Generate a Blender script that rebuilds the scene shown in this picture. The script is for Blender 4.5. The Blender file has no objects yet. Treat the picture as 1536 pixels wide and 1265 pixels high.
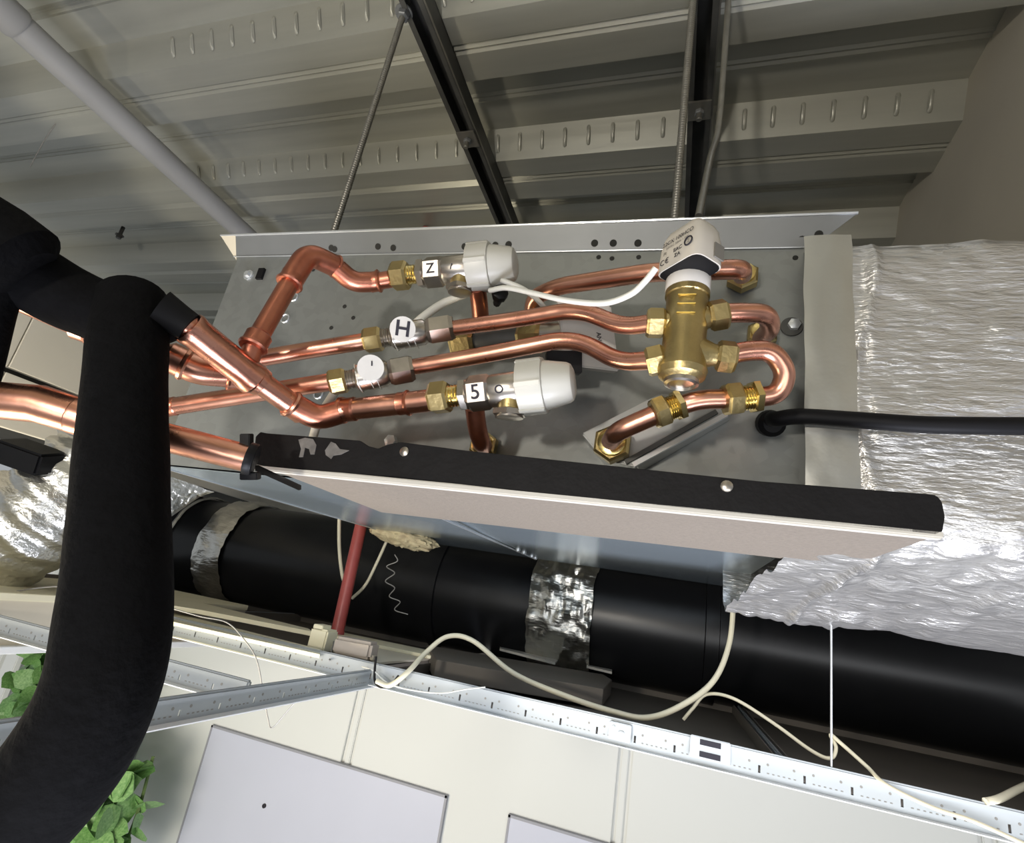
import bpy, bmesh, math, random
from mathutils import Vector, Matrix, noise
random.seed(7)
SC = bpy.context.scene
COL = SC.collection
V = Vector
# ------------------------------------------------------------------ camera
F_PX, PITCH, YAW, ROLL = 810.12, math.radians(18.084), math.radians(-18.754), math.radians(9.835)
OFF = V((0, 0, 2.85))                       # camera stands 2.85 m above the room floor, in the ceiling void
FW = V((math.sin(YAW)*math.cos(PITCH), math.cos(YAW)*math.cos(PITCH), math.sin(PITCH)))
R0 = V((math.cos(YAW), -math.sin(YAW), 0)); U0 = R0.cross(FW)
RT = R0*math.cos(ROLL) + U0*math.sin(ROLL); UP = -R0*math.sin(ROLL) + U0*math.cos(ROLL)
cd = bpy.data.cameras.new('camera'); cam = bpy.data.objects.new('camera', cd); COL.objects.link(cam)
cd.sensor_fit = 'HORIZONTAL'; cd.sensor_width = 36; cd.lens = 36*F_PX/1536; cd.clip_start = 0.01
cam.matrix_world = Matrix.Translation(OFF) @ Matrix((RT, UP, -FW)).transposed().to_4x4()
SC.camera = cam
# ------------------------------------------------------------------ world, lights, exposure
SC.view_settings.view_transform = 'Standard'; SC.view_settings.look = 'None'
SC.view_settings.gamma = 1; SC.view_settings.use_curve_mapping = False
SC.view_settings.exposure = 0.0
w = bpy.data.worlds.new('world'); SC.world = w; w.use_nodes = True
w.node_tree.nodes['Background'].inputs[0].default_value = (0.90, 0.95, 1.0, 1)
w.node_tree.nodes['Background'].inputs[1].default_value = 0.42
def lamp(name, kind, loc, energy, color, size, aim=None, spread=None):
    l = bpy.data.lights.new(name, kind); l.energy = energy; l.color = color
    if kind == 'AREA':
        l.shape = 'RECTANGLE'; l.size, l.size_y = size
        if spread: l.spread = spread
    else: l.shadow_soft_size = size
    o = bpy.data.objects.new(name, l); COL.objects.link(o); o.location = V(loc)+OFF
    if aim is not None: o.rotation_euler = (V(aim)-V(loc)).to_track_quat('-Z', 'Y').to_euler()
    return o
lamp('work_light', 'POINT', (-.38, -1.0, 0.0), 38.0, (1.0, .93, .82), .05)
lamp('desk_lamp_glow', 'POINT', (-1.25, .30, -.85), 72, (1.0, .89, .68), .30)
lamp('office_window_daylight', 'AREA', (.6, -3.2, -1.2), 115, (.97, .98, 1.0), (4.0, 2.0), aim=(0, 2.2, -1.0))
lamp('added_underside_fill', 'AREA', (.22, .15, -1.6), 18, (.84, .87, 1.0), (.9, .7), aim=(.15, .6, 0), spread=math.radians(95))  # added unseen fill light below the opening, brightens the foil duct's underside

def ray(u, v): return (u-768)*RT - (v-632.5)*UP + F_PX*FW
def at(u, v, d=None, x=None, y=None, z=None):
    """point seen at (u, v) of the 1536x1265 photograph at a real depth d or on a real plane x/y/z (camera-relative metres)"""
    r = ray(u, v)
    if d is not None: return r*(d/F_PX)
    if x is not None: return r*(x/r.x)
    if y is not None: return r*(y/r.y)
    return r*(z/r.z)
def px(n, d): return n*d/F_PX
# ------------------------------------------------------------------ materials
MATS = {}
def mat(name, col, rough=.5, metal=0., var=.12, scale=30., bump=0., bscale=80., col2=None, stretch=None, rvar=0., spec=None, coat=0., voronoi=False):
    m = bpy.data.materials.new(name); m.use_nodes = True; nt = m.node_tree; N = nt.nodes; L = nt.links
    b = N['Principled BSDF']; b.inputs['Roughness'].default_value = rough; b.inputs['Metallic'].default_value = metal
    if spec is not None: b.inputs['Specular IOR Level'].default_value = spec
    if coat: b.inputs['Coat Weight'].default_value = coat
    tc = N.new('ShaderNodeTexCoord'); mp = N.new('ShaderNodeMapping'); L.new(tc.outputs['Object'], mp.inputs[0])
    if stretch: mp.inputs['Scale'].default_value = stretch
    if voronoi:
        t = N.new('ShaderNodeTexVoronoi'); t.inputs['Scale'].default_value = scale; fo = t.outputs['Color']
    else:
        t = N.new('ShaderNodeTexNoise'); t.inputs['Scale'].default_value = scale; t.inputs['Detail'].default_value = 5; fo = t.outputs[0]
    L.new(mp.outputs[0], t.inputs['Vector'])
    cr = N.new('ShaderNodeValToRGB'); L.new(fo, cr.inputs[0])
    c2 = col2 or tuple(c*(1-var) for c in col)
    cr.color_ramp.elements[0].position = .3; cr.color_ramp.elements[1].position = .7
    cr.color_ramp.elements[0].color = (*c2, 1); cr.color_ramp.elements[1].color = (*col, 1)
    L.new(cr.outputs[0], b.inputs['Base Color'])
    if rvar:
        mr = N.new('ShaderNodeMapRange'); L.new(fo, mr.inputs[0]); mr.inputs[3].default_value = rough-rvar; mr.inputs[4].default_value = rough+rvar
        L.new(mr.outputs[0], b.inputs['Roughness'])
    if bump:
        t2 = N.new('ShaderNodeTexNoise'); t2.inputs['Scale'].default_value = bscale; t2.inputs['Detail'].default_value = 4
        L.new(mp.outputs[0], t2.inputs['Vector'])
        bp = N.new('ShaderNodeBump'); bp.inputs['Strength'].default_value = bump; bp.inputs['Distance'].default_value = .004
        L.new(t2.outputs[0], bp.inputs['Height']); L.new(bp.outputs[0], b.inputs['Normal'])
    MATS[name] = m; return m
mat('deck_steel', (.44, .44, .385), .40, .40, .14, 6, .10, 9, stretch=(.4, 6, 6), rvar=.05)
mat('galv', (.285, .297, .288), .34, .5, .07, 90, .03, 16, voronoi=True, rvar=.03)
mat('galv_plain', (.22, .23, .235), .5, .5, .12, 14, .05, 18)
mat('galv_cover', (.44, .45, .44), .4, .5, .08, 14)
mat('galv_bright', (.72, .75, .78), .3, .7, .1, 20)
mat('galv_bottom', (.40, .47, .52), .25, .7, .1, 8, .05, 6, stretch=(1, 6, 1))
mat('strut_steel', (.10, .10, .095), .5, .5, .3, 30)
mat('rod_steel', (.30, .29, .26), .4, .8, .2, 60)
mat('copper', (.78, .40, .28), .28, 1., 0, 26, .06, 60, col2=(.60, .27, .19), rvar=.07)
mat('copper_dull', (.62, .25, .16), .34, 1., 0, 40, .1, 70, col2=(.42, .15, .10), rvar=.08)
mat('brass', (.50, .39, .18), .37, 1., .2, 40, .12, 200)
mat('brass_bright', (.83, .66, .28), .22, 1., .12, 40)
mat('nickel', (.50, .46, .41), .30, 1., .2, 50, .05, 90)
mat('white_plastic', (.48, .47, .42), .38, 0, .04, 20)
mat('actuator_white', (.55, .515, .46), .42, 0, .05, 20)
mat('label_white', (.58, .56, .53), .6, 0, .06, 30)
mat('sticker', (.55, .53, .49), .6, 0, .1, 60)
mat('ink', (.012, .010, .018), .7, 0, .1)
mat('grey_print', (.16, .15, .13), .7, 0, .1)
mat('black_plastic', (.006, .006, .007), .45, 0, .1, spec=.2)
mat('foam_black', (.0045, .0045, .0052), .9, 0, .3, 90, .3, 160, spec=.08)
mat('black_duct', (.010, .0105, .012), .30, 0, .3, 12, .08, 14, spec=.35)
mat('lip_black', (.008, .0075, .008), .6, 0, .3, 40, .1, 200, spec=.15)
mat('smudge', (.17, .16, .15), .8, 0, .5, 90)
mat('tray_foam', (.205, .178, .15), .9, 0, .14, 260, .35, 420, spec=.2)
mat('foil', (.60, .59, .575), .30, .74, .08, 20, 1.0, 44, stretch=(1, 2.5, 4.0), rvar=.06)
mat('foil_fine', (.72, .71, .66), .32, 1., .1, 30, .6, 50, stretch=(1, 2, 2.5), rvar=.06)
mat('foil_tape', (.56, .56, .53), .38, .9, .08, 14, .2, 30)
mat('bulkhead', (.50, .465, .39), .75, 0, .10, 5, .05, 60)
mat('pale_board', (.86, .83, .75), .7, 0, .05, 4)
mat('dark_gap', (.02, .02, .018), .9, 0, .1)
mat('void_wall', (.06, .055, .05), .9, 0, .3, 6)
mat('wall_white', (.75, .775, .77), .6, 0, .02, 3)
mat('wall_joint', (.70, .71, .69), .5, 0, .02, 3)
mat('panel_blue', (.60, .63, .76), .45, 0, .05, 2.5)
mat('panel_edge', (.34, .35, .40), .5, 0, .05)
mat('carpet', (.30, .31, .33), .95, 0, .3, 150, .3, 300)
mat('tile_top', (.17, .148, .122), .7, .1, .15, 8)
mat('tee_steel', (.43, .46, .48), .4, .5, .06, 20)
mat('tee_face', (.78, .79, .78), .5, 0, .04)
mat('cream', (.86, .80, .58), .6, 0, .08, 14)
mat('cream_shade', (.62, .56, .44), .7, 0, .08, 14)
mat('cable_cream', (.72, .67, .50), .5, 0, .06)
mat('cable_white', (.66, .66, .61), .5, 0, .05)
mat('wire_grey', (.30, .29, .27), .5, .4, .1)
mat('red_paint', (.40, .075, .065), .42, 0, .2, 30, .05, 60)
mat('grey_pvc', (.36, .36, .355), .45, 0, .08, 9)
mat('junction_grey', (.46, .40, .34), .55, 0, .08, 20)
mat('leaf', (.24, .42, .16), .5, 0, 0, 14, col2=(.09, .24, .06))
mat('stem', (.10, .16, .05), .7, 0, .2)
mat('fibre', (.66, .58, .36), .85, 0, 0, 60, .6, 110, col2=(.42, .33, .20))
mat('card', (.52, .50, .45), .8, 0, .06, 30)
mat('rubber', (.006, .006, .007), .55, 0, .1, spec=.15)
# ------------------------------------------------------------------ mesh tools (camera-relative metres)
def basis(ax, hint=V((0, 0, 1))):
    ax = ax.normalized()
    if abs(ax.dot(hint)) > .95: hint = V((0, 1, 0))
    a = hint.cross(ax).normalized(); return a, ax.cross(a)
def fillet(pts, r, n=6):
    pts = [V(p) for p in pts]
    if len(pts) < 3 or r <= 0: return pts
    out = [pts[0]]
    for i in range(1, len(pts)-1):
        p0, p1, p2 = pts[i-1], pts[i], pts[i+1]
        a = (p0-p1); b = (p2-p1); t = min(r, a.length*.48, b.length*.48)
        s = p1+a.normalized()*t; e = p1+b.normalized()*t
        for k in range(n+1):
            q = k/n; out.append(s*(1-q)**2 + p1*2*q*(1-q) + e*q*q)
    out.append(pts[-1]); return out
def spline(pts, n=8):
    pts = [V(p) for p in pts]; P = [pts[0]*2-pts[1]]+pts+[pts[-1]*2-pts[-2]]; out = []
    for i in range(1, len(P)-2):
        a, b, c, d = P[i-1], P[i], P[i+1], P[i+2]
        for k in range(n):
            t = k/n; out.append(.5*((2*b)+(c-a)*t+(2*a-5*b+4*c-d)*t*t+(3*b-a-3*c+d)*t**3))
    out.append(pts[-1]); return out
class MB:
    def __init__(s): s.v = []; s.f = []
    def add(s, vs, fs):
        o = len(s.v); s.v += [V(p) for p in vs]; s.f += [tuple(i+o for i in q) for q in fs]; return s
    def box(s, c, size):
        x, y, z = (V(size)/2); c = V(c)
        return s.obox(c, V((x, 0, 0)), V((0, y, 0)), V((0, 0, z)))
    def obox(s, c, a, b, d):                    # centre and three half-axes
        if a.cross(b).dot(d) < 0: d = -d
        vs = [c+i*a+j*b+k*d for k in (-1, 1) for j in (-1, 1) for i in (-1, 1)]
        return s.add(vs, [(0, 2, 3, 1), (4, 5, 7, 6), (0, 1, 5, 4), (2, 6, 7, 3), (0, 4, 6, 2), (1, 3, 7, 5)])
    def tube(s, pts, r, n=14, cap=True):
        pts = [V(p) for p in pts]; m = len(pts); rs = r if isinstance(r, (list, tuple)) else [r]*m
        vs = []; t0 = (pts[1]-pts[0]).normalized(); a, _ = basis(t0)
        for i, p in enumerate(pts):
            t = ((pts[min(i+1, m-1)]-p).normalized()+(p-pts[max(i-1, 0)]).normalized())
            if t.length < 1e-6: t = t0
            t.normalize(); a = (a-t*a.dot(t)).normalized(); b = t.cross(a)
            vs += [p+(a*math.cos(6.28318531*k/n)+b*math.sin(6.28318531*k/n))*rs[i] for k in range(n)]
        fs = [(i*n+k, i*n+(k+1) % n, (i+1)*n+(k+1) % n, (i+1)*n+k) for i in range(m-1) for k in range(n)]
        if cap: fs += [tuple(range(n-1, -1, -1)), tuple((m-1)*n+k for k in range(n))]
        return s.add(vs, fs)
    def lathe(s, p0, ax, prof, n=20, phase=0., hint=V((0, 0, 1))):   # prof: (distance along axis, radius)
        ax = V(ax).normalized(); a, b = basis(ax, hint); p0 = V(p0); vs = []
        for t, r in prof:
            vs += [p0+ax*t+(a*math.cos(phase+6.28318531*k/n)+b*math.sin(phase+6.28318531*k/n))*max(r, 1e-5) for k in range(n)]
        m = len(prof)
        fs = [(i*n+k, i*n+(k+1) % n, (i+1)*n+(k+1) % n, (i+1)*n+k) for i in range(m-1) for k in range(n)]
        fs += [tuple(range(n-1, -1, -1)), tuple((m-1)*n+k for k in range(n))]
        return s.add(vs, fs)
    def prism(s, poly, ext):                    # flat polygon given an extrusion vector
        poly = [V(p) for p in poly]; n = len(poly); e = V(ext)
        nrm = V((0, 0, 0))
        for i in range(n): nrm += poly[i].cross(poly[(i+1) % n])
        if nrm.dot(e) > 0: poly = poly[::-1]
        vs = poly+[p+e for p in poly]
        fs = [tuple(range(n)), tuple(range(2*n-1, n-1, -1))]+[(i, n+i, n+(i+1) % n, (i+1) % n) for i in range(n)]
        return s.add(vs, fs)
    def grid(s, fn, nu, nv):
        vs = [fn(i/nu, j/nv) for j in range(nv+1) for i in range(nu+1)]
        fs = [(j*(nu+1)+i, j*(nu+1)+i+1, (j+1)*(nu+1)+i+1, (j+1)*(nu+1)+i) for j in range(nv) for i in range(nu)]
        return s.add(vs, fs)
    def build(s, name, m, parent=None, bevel=0., sharp=.7, base=None, label=None):
        me = bpy.data.meshes.new(name)
        if parent is not None: org = parent['_o']; org = V(org)
        else: org = V(base) if base is not None else V((sum(p.x for p in s.v)/len(s.v), sum(p.y for p in s.v)/len(s.v), min(p.z for p in s.v)))
        me.from_pydata([p-org for p in s.v], [], s.f); me.update()
        bm = bmesh.new(); bm.from_mesh(me)
        bmesh.ops.recalc_face_normals(bm, faces=bm.faces)
        if bevel: bmesh.ops.bevel(bm, geom=bm.edges[:], offset=bevel, segments=2, affect='EDGES', clamp_overlap=True)
        bm.to_mesh(me); bm.free()
        me.polygons.foreach_set('use_smooth', [True]*len(me.polygons)); me.set_sharp_from_angle(angle=sharp)
        me.materials.append(MATS[m])
        o = bpy.data.objects.new(name, me); COL.objects.link(o)
        if parent is not None: o.parent = parent
        else: o.location = org+OFF
        o['_o'] = tuple(org)
        if label: o['label'] = label
        return o
def thing(name, label, cat, loc, group=None):
    o = bpy.data.objects.new(name, None); COL.objects.link(o); o.empty_display_size = .02
    o.location = V(loc)+OFF; o['_o'] = tuple(V(loc)); return tag(o, label, cat, group)
def tag(o, label, cat, group=None):
    o['label'] = label; o['category'] = cat
    if group: o['group'] = group
    return o
def struct(o, label=None):
    o['kind'] = 'structure'
    if label: o['label'] = label
    return o
def share(src, name, loc, parent, rot=None):   # another piece sharing the mesh of src; loc relative to the camera
    c = src.copy(); COL.objects.link(c); c.name = name; c.parent = parent
    c.location = V(loc)-V(parent['_o'])
    if rot is not None: c.rotation_euler = rot
    return c
def text(body, o, xd, yd, size, m, parent, name='print', bold=0.):
    cu = bpy.data.curves.new('t', 'FONT'); cu.body = body; cu.size = 1; cu.extrude = .004; cu.offset = bold; cu.align_x = 'CENTER'; cu.align_y = 'CENTER'
    to = bpy.data.objects.new('t', cu); COL.objects.link(to)
    dg = bpy.context.evaluated_depsgraph_get(); me = bpy.data.meshes.new_from_object(to.evaluated_get(dg))
    bpy.data.objects.remove(to); bpy.data.curves.remove(cu)
    xd = V(xd).normalized(); yd = V(yd); yd = (yd-xd*yd.dot(xd)).normalized(); zd = xd.cross(yd); org = V(parent['_o'])
    for q in me.vertices: q.co = V(o)-org+(xd*q.co.x+yd*q.co.y)*size+zd*q.co.z*size
    me.materials.clear(); me.materials.append(MATS[m])
    ob = bpy.data.objects.new(name, me); COL.objects.link(ob); ob.parent = parent; ob['_o'] = tuple(org); return ob
def hexnut(mb, p0, ax, L, r, phase=0.3):
    return mb.lathe(p0, ax, [(0, r*.86), (L*.08, r*.93), (L*.14, r), (L*.86, r), (L*.92, r*.93), (L, r*.86)], 6, phase)
def thread(mb, p0, ax, L, r, n=5):
    pr = []
    for i in range(n): pr += [(L*i/n, r*.88), (L*(i+.5)/n, r)]
    return mb.lathe(p0, ax, pr+[(L, r*.88)], 16)
X, Y, Z = V((1, 0, 0)), V((0, 1, 0)), V((0, 0, 1))
# ================================================================== STRUCTURE
# ---- profiled steel deck soffit, flutes run along X
ZL, ZH, PER = .93, .99, .32
prof = []
def one(y0):                                   # y0: near end of a lower flange
    return [(y0, ZL), (y0+.048, ZL), (y0+.052, ZL+.004), (y0+.058, ZL), (y0+.062, ZL+.004), (y0+.068, ZL), (y0+.121, ZL),
            (y0+.15, ZH), (y0+.195, ZH), (y0+.2, ZH-.004), (y0+.206, ZH), (y0+.211, ZH-.004), (y0+.217, ZH), (y0+.287, ZH)]
y0s = [.893+PER*k for k in range(-10, 7)]
for y0 in y0s: prof += one(y0)
mb = MB(); xs = (-4.0, 4.0)
vs = [(x, y, z) for x in xs for y, z in prof]+[(x, y, z+.05) for x in xs for y, z in prof]
n = len(prof)
mb.add(vs, [(i, i+1, n+i+1, n+i) for i in range(n-1)]+[(2*n+i, 3*n+i, 3*n+i+1, 2*n+i+1) for i in range(n-1)])
deck = struct(mb.build('ceiling', 'deck_steel', sharp=.25, base=(0, .5, ZL)))
# embossed ribs pressed in the webs that face the camera
def rib_mesh():
    m = MB(); dn = V((0, .033, -.06)).normalized(); nrm = V((0, -.06, -.033)).normalized()
    pts = []
    for k in range(5): a = math.pi*k/4; pts.append(X*math.cos(a)*.0042+dn*(-.016-math.sin(a)*.0042))
    for k in range(5): a = math.pi*k/4; pts.append(-X*math.cos(a)*.0042+dn*(.016+math.sin(a)*.0042))
    base = [p-nrm*.001 for p in pts]; top = [p*.62+nrm*.0038 for p in pts]; q = len(pts)
    m.add(base+top, [(i, (i+1) % q, q+(i+1) % q, q+i) for i in range(q)]+[tuple(range(2*q-1, q-1, -1))])
    return m
r0 = None
for yw, x0, x1 in ((.873, -1.35, .43), (.553, -1.1, .1)):
    k = 0; xx = .381
    while xx > x0:
        if xx < x1:
            c = V((xx, yw, .961))
            if r0 is None:
                r0 = rib_mesh(); r0.v = [p+c for p in r0.v]; r0 = r0.build('embossed_rib', 'deck_steel', deck, sharp=.9); rc = c
            else: share(r0, 'embossed_rib', V(deck['_o'])+(c-rc), deck)
        xx -= .0515
bolt = MB(); bolt.lathe(at(185, 341, z=.955), -Z, [(0, .006), (.03, .006), (.031, .013), (.034, .013), (.034, .009), (.044, .008)], 8)
bolt.build('deck_bolt', 'strut_steel', deck)
# ---- grey boxed wall on the right, up to the deck
wr = MB().box((.434+.4, 1.2, .706), (.8, 3.4, .628)).build('wall_right', 'bulkhead', base=(.834, 1.2, .392)); struct(wr)
# ---- pale boxed wall along the left of the void, with a shadow gap and board joints
wl = struct(MB().box((-1.665, 1.0, .363), (.29, 3.2, .346)).build('wall_left', 'dark_gap', base=(-1.665, 1.0, .19)))
g = .006
for z0, z1 in ((.185, .305), (.318, .537)):
    for ya, yb in ((-.6, .3), (.3, .772), (.772, 1.672), (1.672, 2.572)):
        MB().box((-1.51, (ya+yb)/2, (z0+z1)/2), (.02, yb-ya-.003, z1-z0)).build('board', 'pale_board', wl, bevel=.001)
# ---- room wall, seen below the ceiling through the open grid
wb = struct(MB().box((-.4, 2.26, -1.49), (7.6, .1, 2.7)).build('wall_back', 'wall_joint', base=(-.4, 2.26, -2.85)))
js = [-4.2, -3.28, -2.22, -1.182, -.125, .91, 1.95, 3.4]
for a, b in zip(js, js[1:]):
    MB().box(((a+b)/2, 2.204, -1.5), (b-a-.05, .016, 2.68)).build('wall_panel', 'wall_white', wb, bevel=.002)
for j in js[1:-1]:
    MB().box((j, 2.206, -1.5), (.022, .012, 2.68)).build('cover_strip', 'wall_white', wb, bevel=.003)
struct(MB().box((-.4, 2.75, .40), (7.6, .1, 1.1)).build('wall_void_back', 'void_wall', base=(-.4, 2.75, -.15)))
# suspended ceiling still in place behind the open bays
sc_ = struct(MB().box((-.4, -2.2, -.150), (7.2, 3.5, .012)).build('ceiling_suspended', 'tile_top', base=(-.4, -2.2, -.156)))
struct(MB().box((0, .2, -2.9), (9, 9, .1)).build('floor', 'carpet', base=(0, .2, -2.95)))
# ---- pale blue boards on the room wall
def bluepanel(x0, x1, z0, z1, label):
    t = thing('wall_board', label, 'board', ((x0+x1)/2, 2.19, z0))
    MB().box(((x0+x1)/2, 2.188, (z0+z1)/2), (x1-x0-.012, .014, z1-z0-.012)).build('board_face', 'panel_blue', t, bevel=.001)
    for c, s in ((((x0+x1)/2, 2.189, z1-.004), (x1-x0, .02, .008)), (((x0+x1)/2, 2.189, z0+.004), (x1-x0, .02, .008)),
                 ((x0+.004, 2.189, (z0+z1)/2), (.008, .02, z1-z0)), ((x1-.004, 2.189, (z0+z1)/2), (.008, .02, z1-z0))):
        MB().box(c, s).build('edge_trim', 'panel_edge', t)
    return t
b1 = bluepanel(-1.84, -.74, -1.75, -.706, 'pale lavender blue board on the white wall with one dark speck')
bluepanel(-.504, .62, -1.75, -.706, 'pale lavender blue board cropped by the bottom edge, nearer the right')
c = at(397, 1209, y=2.181)
MB().lathe(c, -Y, [(0, .008), (.006, .008), (.008, .004)], 8).build('speck', 'ink', b1)
# ================================================================== CEILING GRID AND TILES
def tee(name, label, p0, p1, slots=True, h=.027, group='exposed ceiling grid tees', z=-.158):
    p0, p1 = V(p0), V(p1); ax = (p1-p0).normalized(); L = (p1-p0).length; sd = ax.cross(Z)
    t = thing(name, label, 'grid tee', p0, group)
    mid = (p0+p1)/2
    o = lambda m, off, up, wd, ht, ln=L, al=0: m.obox(mid+ax*al+sd*off+Z*up, ax*ln/2, sd*wd/2, Z*ht/2)
    o(MB(), 0, .0006, .024, .0012).build('flange', 'tee_face', t)
    o(MB(), 0, h+.002, .0070, .0075).build('bulb', 'tee_steel', t, bevel=.002)
    m = MB(); o(m, 0, h*.14, .0016, h*.28); o(m, 0, h*.8, .0016, h*.4)      # web, left open at the punched slots
    s = .0525; nn = int(L/s); e = L-nn*s; a = -L/2
    for k in range(nn+1):
        ln = s-.0028 if k < nn else e
        if ln > .002: m.obox(mid+ax*(a+ln/2)+Z*h*.44, ax*ln/2, sd*.0008, Z*h*.16)
        a += s
    m.build('web', 'tee_steel', t)
    hm = MB()
    for k in range(nn):
        for dx in (-.012, .010):
            hm.lathe(mid+ax*(-L/2+k*s+s-.0014+dx)+Z*(h*.70)-sd*.0011, sd, [(0, .0016), (.0022, .0016)], 8)
        for j in range(6): hm.obox(mid+ax*(-L/2+k*s+.009+j*.0062)+Z*h*.34, ax*.0013, sd*.0012, Z*.0006)
    q = hm.build('punched_marks', 'wire_grey', t); q['kind'] = 'stuff'
    return t
zt = -.164
mt = tee('ceiling_main_tee', 'long slotted galvanised ceiling tee crossing the picture under the dark tiles', (-1.35, .868, zt), (1.35, .868, zt))
def clip(u, v, label):
    t = at(u, v, y=.858); q = MB()
    q.box(t, (.030, .006, .022)); q.box(t+V((.002, -.004, -.003)), (.008, .004, .010)); q.box(t+V((-.009, -.004, .004)), (.005, .003, .006))
    q.build('splice_clip', 'tee_steel', mt, bevel=.001)
clip(930, 1098, ''); 
c = at(1065, 1125, y=.858)
MB().box(c, (.05, .004, .026)).build('splice_plate', 'tee_steel', mt, bevel=.001)
for dz in (-.007, .007): MB().box(c+V((0, -.0022, dz)), (.026, .002, .0065)).build('splice_slot', 'ink', mt)
tee('ceiling_cross_tee', 'galvanised cross tee running from the main tee towards the black hose', (-.452, .852, zt), (-.452, -.35, zt), h=.019)
tee('ceiling_cross_tee', 'short galvanised tee behind the black hose, left of the cross tee', (-.470, .60, zt), (-1.35, .60, zt), h=.019)
for xx in (.153, -1.052):
    if xx > 0: tee('ceiling_cross_tee', 'cross tee between dark ceiling tiles on the right', (xx, .884, zt), (xx, 2.18, zt), h=.02)
    else: tee('ceiling_cross_tee', 'cross tee between dark ceiling tiles on the left', (xx, .884, zt), (xx, 2.18, zt), h=.02)
bk = at(548, 1002, y=.852)
pos = ['leftmost', 'second from left', 'third from left', 'rightmost']
for row, (ya, yb) in enumerate(((.885, 1.47), (1.48, 2.10))):
    for k, xa in enumerate((-1.645, -1.043, -.441, .161)):
        t = thing('ceiling_tile', '%s dark backed metal ceiling tile, %s row behind the main tee' % (pos[k], ('near', 'far')[row]), 'ceiling tile', (xa+.3, (ya+yb)/2, zt), 'laid ceiling tiles')
        xb = xa+.585
        MB().box(((xa+xb)/2, (ya+yb)/2, zt+.004), (xb-xa, yb-ya, .003)).build('pan', 'tile_top', t)
        for cc, ss in ((((xa+xb)/2, ya+.001, zt+.014), (xb-xa, .002, .022)), (((xa+xb)/2, yb-.001, zt+.014), (xb-xa, .002, .022)),
                       ((xa+.001, (ya+yb)/2, zt+.014), (.002, yb-ya, .022)), ((xb-.001, (ya+yb)/2, zt+.014), (.002, yb-ya, .022))):
            MB().box(cc, ss).build('upstand', 'tile_top', t)
# raised plank on the tiles, cards and cream strips
q = [at(u, v, z=-.122) for u, v in ((640, 968), (905, 1012), (918, 1020), (905, 1034), (655, 990))]
tag(MB().prism(q, (0, 0, -.030)).build('metal_plank', 'tile_top', bevel=.001), 'brown grey metal strip lying on the tiles under the foil sleeve', 'metal strip')
for qq, lb in (([(750, 962), (780, 964), (838, 988), (833, 994), (750, 973)], 'long cream card offcut at the foot of the foil sleeve'),
               ([(886, 988), (919, 993), (918, 1008), (880, 999)], 'small cream card offcut right of the foil sleeve')):
    o = MB().prism([at(u, v, z=-.114) for u, v in qq], (0, 0, -.005)).build('card_offcut', 'card'); tag(o, lb, 'card')
q = [at(u, v, z=-.118) for u, v in ((255, 901), (305, 905), (462, 943), (470, 948), (300, 915), (255, 908))]
tag(MB().prism(q, (0, 0, -.008)).build('cream_batten', 'cream'), 'thin cream batten right of the black hose above the main tee', 'batten')
q = [at(u, v, z=-.135) for u, v in ((255, 918), (480, 974), (480, 982), (255, 932))]
tag(MB().prism(q, (0, 0, -.006)).build('cream_tile_edge', 'cream'), 'cream board edge lying along the main tee beside the black hose', 'board')
wd = thing('cream_trunking', 'cream plastic strip right of the red pipe foot', 'trunking', at(570, 968, z=-.128))
q = [at(u, v, z=-.128) for u, v in ((472, 940), (500, 946), (655, 978), (652, 985), (510, 956), (470, 948))]
MB().prism(q, (0, 0, -.006)).build('lid', 'cream', wd, bevel=.0008)
q = [at(u, v, z=-.134) for u, v in ((505, 952), (652, 985), (640, 988), (566, 994), (500, 975))]
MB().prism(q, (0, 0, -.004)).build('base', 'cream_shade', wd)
# ledge on the far left
t = thing('window_ledge', 'cream ledge at the left edge below the foil elbow', 'ledge', (-1.02, .8, -.15))
MB().box((-1.16, .6, -.125), (.3, 1.2, .012)).build('ledge_top', 'cream', t, bevel=.001)
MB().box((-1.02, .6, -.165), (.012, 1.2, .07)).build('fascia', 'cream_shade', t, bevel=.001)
MB().box((-1.012, .6, -.205), (.02, 1.2, .012)).build('bead', 'tee_face', t, bevel=.001)
# ================================================================== DUCTS
# ---- large black round duct beyond the fan coil unit
DY, DZ, DR = 1.505, .003, .154
du = thing('black_duct', 'large glossy black round duct running behind the fan coil unit', 'duct', (-.2, DY, DZ-DR))
MB().lathe((-2.4, DY, DZ), X, [(0, DR), (5.4, DR)], 48).build('shell', 'black_duct', du)
for xx in (-1.62, -.62, .07, 1.2):
    MB().lathe((xx, DY, DZ), X, [(0, DR), (.002, DR+.006), (.03, DR+.006), (.032, DR)], 48).build('joint_band', 'black_duct', du)
def sleeve(x0, x1, r, amp, name, m, nu=40, nv=96, sd=0, a0=0, a1=6.2832):
    g = MB()
    def fn(u, v):
        a = a0+(a1-a0)*v; x = x0+(x1-x0)*u; e = math.sin(math.pi*u)
        p = V((x, math.cos(a), math.sin(a)))
        d = noise.noise(V((x*26+sd, math.cos(a)*5, math.sin(a)*9)))*amp + abs(noise.noise(V((x*60, math.cos(a)*14+sd, math.sin(a)*14))))*amp*.7
        rr = r+d+e*.006
        return V((x+.008*noise.noise(V((a*2, sd, 0))), DY+math.cos(a)*rr, DZ+math.sin(a)*rr))
    g.grid(fn, nu, nv); return g
sleeve(-.335, -.180, DR+.010, .014, 'foil_sleeve', 'foil_fine', sd=3).build('foil_sleeve', 'foil_fine', du, sharp=1.2, label='crumpled shiny foil sleeve')
sleeve(-1.39, -1.285, DR+.006, .006, 'foil_tape_band', 'foil_fine', sd=9, nu=14).build('foil_tape_band', 'foil_fine', du, sharp=1.2)
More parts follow.
